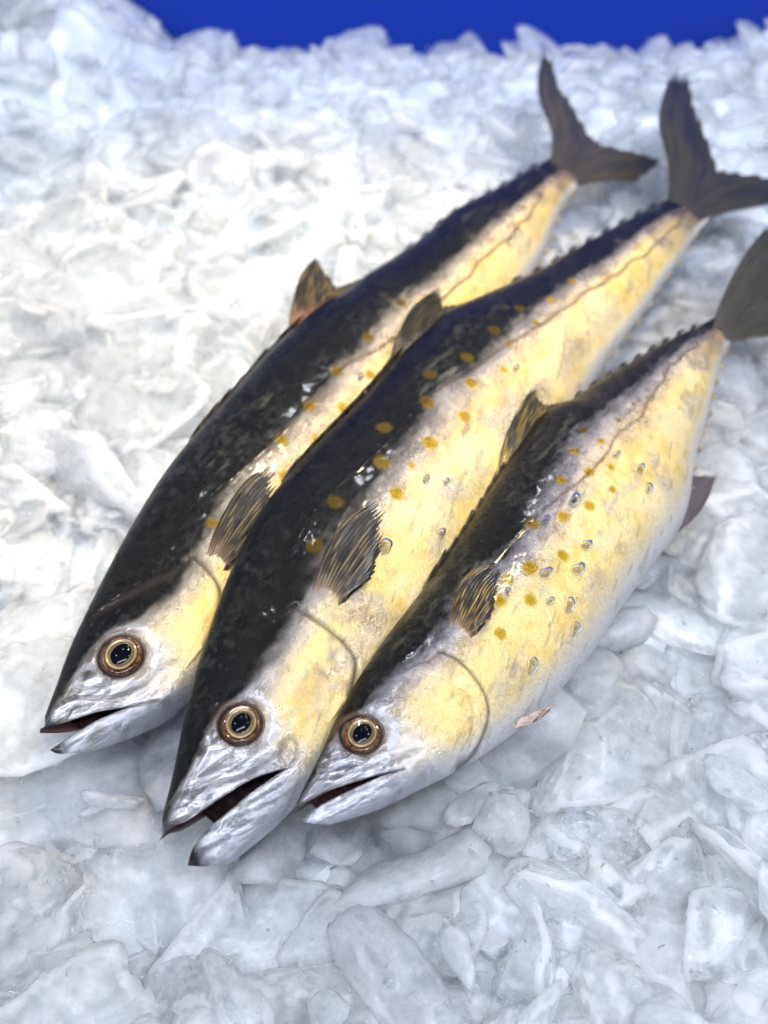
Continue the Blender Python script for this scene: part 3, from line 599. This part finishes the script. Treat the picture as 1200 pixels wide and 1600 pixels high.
for i, wtxt in zip(single, wh):
    x, y, z, a, k, rx, ry, rz = spots_[i]
    o = bpy.data.objects.new('ice_chunk', KINDS[k]); COL.objects.link(o); o.location = (x, y, z); o.rotation_euler = (rx, ry, rz); o.scale = (a, a, a)
    clear = 'glassy' if KINDS[k].materials[0] == ICE_CLEAR else 'milky'
    tag(o, f'{clear} {lab_kind[k % 5]} ice chunk {wtxt}', 'ice', 'chunks of ice in the bed')
V, Fc = [], []; nv = 0; MI = []
for i in range(len(spots_)):
    if i in set(single): continue
    x, y, z, a, k, rx, ry, rz = spots_[i]
    M = Matrix.Translation((x, y, z)) @ Euler((rx, ry, rz)).to_matrix().to_4x4() @ Matrix.Scale(a, 4)
    me = COARSE[k]; n = len(me.vertices); co = np.empty(n*3); me.vertices.foreach_get('co', co)
    V.append(np.c_[co.reshape(-1, 3), np.ones(n)]@np.array(M).T[:, :3]); Fc += [[q+nv for q in p.vertices] for p in me.polygons]; nv += n
tag(mesh_obj('crushed_ice', np.vstack(V), Fc, ICE_FILL), 'bed of smaller crushed ice pieces filling between the chunks', 'crushed ice', kind='stuff')
# slush: thousands of small sharp chips lying over and between the chunks, one uncountable mass
CH = []
for i in range(24):
    bm = bmesh.new(); r = random.Random(900+i)
    for k in range(7): bm.verts.new((r.uniform(-1, 1), r.uniform(-.6, .6), r.uniform(-.35, .35)))
    h = bmesh.ops.convex_hull(bm, input=bm.verts[:])
    bmesh.ops.delete(bm, geom=[g for g in h['geom_interior'] if isinstance(g, bmesh.types.BMVert)], context='VERTS')
    bm.verts.index_update(); CH.append((np.array([v.co[:] for v in bm.verts]), [[v.index for v in f_.verts] for f_ in bm.faces])); bm.free()
# height of the ice surface on a grid, from the chunks that lie there
HC = .006; hs = {}
for (x, y, z, a, k, rx, ry, rz) in spots_:
    M = np.array(Euler((rx, ry, rz)).to_matrix())*a; co = np.array([v.co[:] for v in COARSE[k].vertices])@M.T + (x, y, z)
    for q in co.tolist():
        kk = (math.floor(q[0]/HC), math.floor(q[1]/HC))
        if q[2] > hs.get(kk, -9): hs[kk] = q[2]
V, Fc = [], []; nv = 0
for _ in range(9000):
    y = .08+.98*rng.random()**.8; x = rng.uniform(-1, 1)*(.17+.32*y)
    if fbm(np.array(x*9.), np.array(y*9.), 77, 3) < .40+.2*rng.random(): continue
    if under(x, y, .006) < 8: continue
    z = hs.get((math.floor(x/HC), math.floor(y/HC)))
    if z is None: continue
    a = .0008+.0034*rng.random()**2.5; co, fc = CH[rng.integers(24)]
    M = np.array(Euler((rng.normal(0, .5), rng.normal(0, .5), rng.uniform(0, 6.28))).to_matrix())*a
    V.append(co@M.T + (x, y, z+a*rng.uniform(-.2, .15))); Fc += [[q+nv for q in p] for p in fc]; nv += len(co)
tag(mesh_obj('ice_chips', np.vstack(V), Fc, ICE_CHIP, smoothshade=False), 'scatter of tiny sharp ice chips sprinkled over the chunks', 'ice chips', kind='stuff')
print('singles', len(single), 'all', len(spots_))
# ------------------------------------------------------------------ water drops on the skin
WATER, b_, N_, L_ = newmat('water'); b_.inputs['Transmission Weight'].default_value = 1; b_.inputs['Roughness'].default_value = .02; b_.inputs['IOR'].default_value = 1.33; b_.inputs['Base Color'].default_value = (1, 1, 1, 1)
def drops(f, pts, whose, marks):
    wd = where([p for p, r in pts], marks)
    for n, (px, r) in enumerate(pts):
        q = f.on(px); nl = f.normal(q[0], q[1], .006); nw = nl[0]*f.A+nl[1]*f.D+nl[2]*f.Nn
        P0 = f.world(np.array(q[0]), np.array(q[1]), np.array(q[2])) + nw*.0012
        t1 = np.cross(nw, f.D); t1 /= np.linalg.norm(t1); t2 = np.cross(nw, t1)
        th = np.linspace(0, 2*math.pi, 22, endpoint=False); ph = np.linspace(0, math.pi, 12)
        PH, TH = np.meshgrid(ph, th, indexing='ij'); e = 1+.3*rng.random(); an = rng.random()*3
        rad = 1+.16*np.sin(TH*2+an)+.10*np.sin(TH*3+2*an)
        X_ = np.sin(PH)*np.cos(TH)*rad*e; Y_ = np.sin(PH)*np.sin(TH)*rad; Z_ = np.cos(PH)*np.where(np.cos(PH) > 0, .8, .4)
        Vv = r*.8*(X_[..., None]*t1+Y_[..., None]*t2+Z_[..., None]*nw)
        o = mesh_obj('water_drop', Vv.reshape(-1, 3), grid_faces(12, 22, True).tolist(), WATER); o.location = P0
        tag(o, f'bead of water on {whose} flank {wd[n]}', 'water drop', 'beads of water on the fish skin')
drops(fishes[2], [((1000, 731), .0026), ((1012, 764), .0030), ((898, 782), .0036), ((915, 853), .0036), ((902, 890), .0042), ((852, 897), .0036), ((888, 946), .0036), ((858, 940), .0024), ((897, 983), .0032), ((830, 1040), .004), ((853, 815), .0028), ((962, 712), .0022), ((793, 925), .002)], "the plump fish's", {'its lateral line': (950, 705), 'its pectoral fin': (780, 878), 'its gill cover': (760, 1090), 'its lower yellow spots': (880, 868)})
drops(fishes[1], [((602, 854), .0038), ((688, 832), .0026), ((665, 749), .0020), ((696, 753), .002), ((805, 576), .0022)], "the middle fish's", {'its pectoral fin': (598, 778), 'its largest yellow spot': (672, 692), 'its lateral line': (790, 545)})
drops(fishes[0], [((562, 590), .0022)], "the slim fish's", {'its lateral line': (578, 585)})
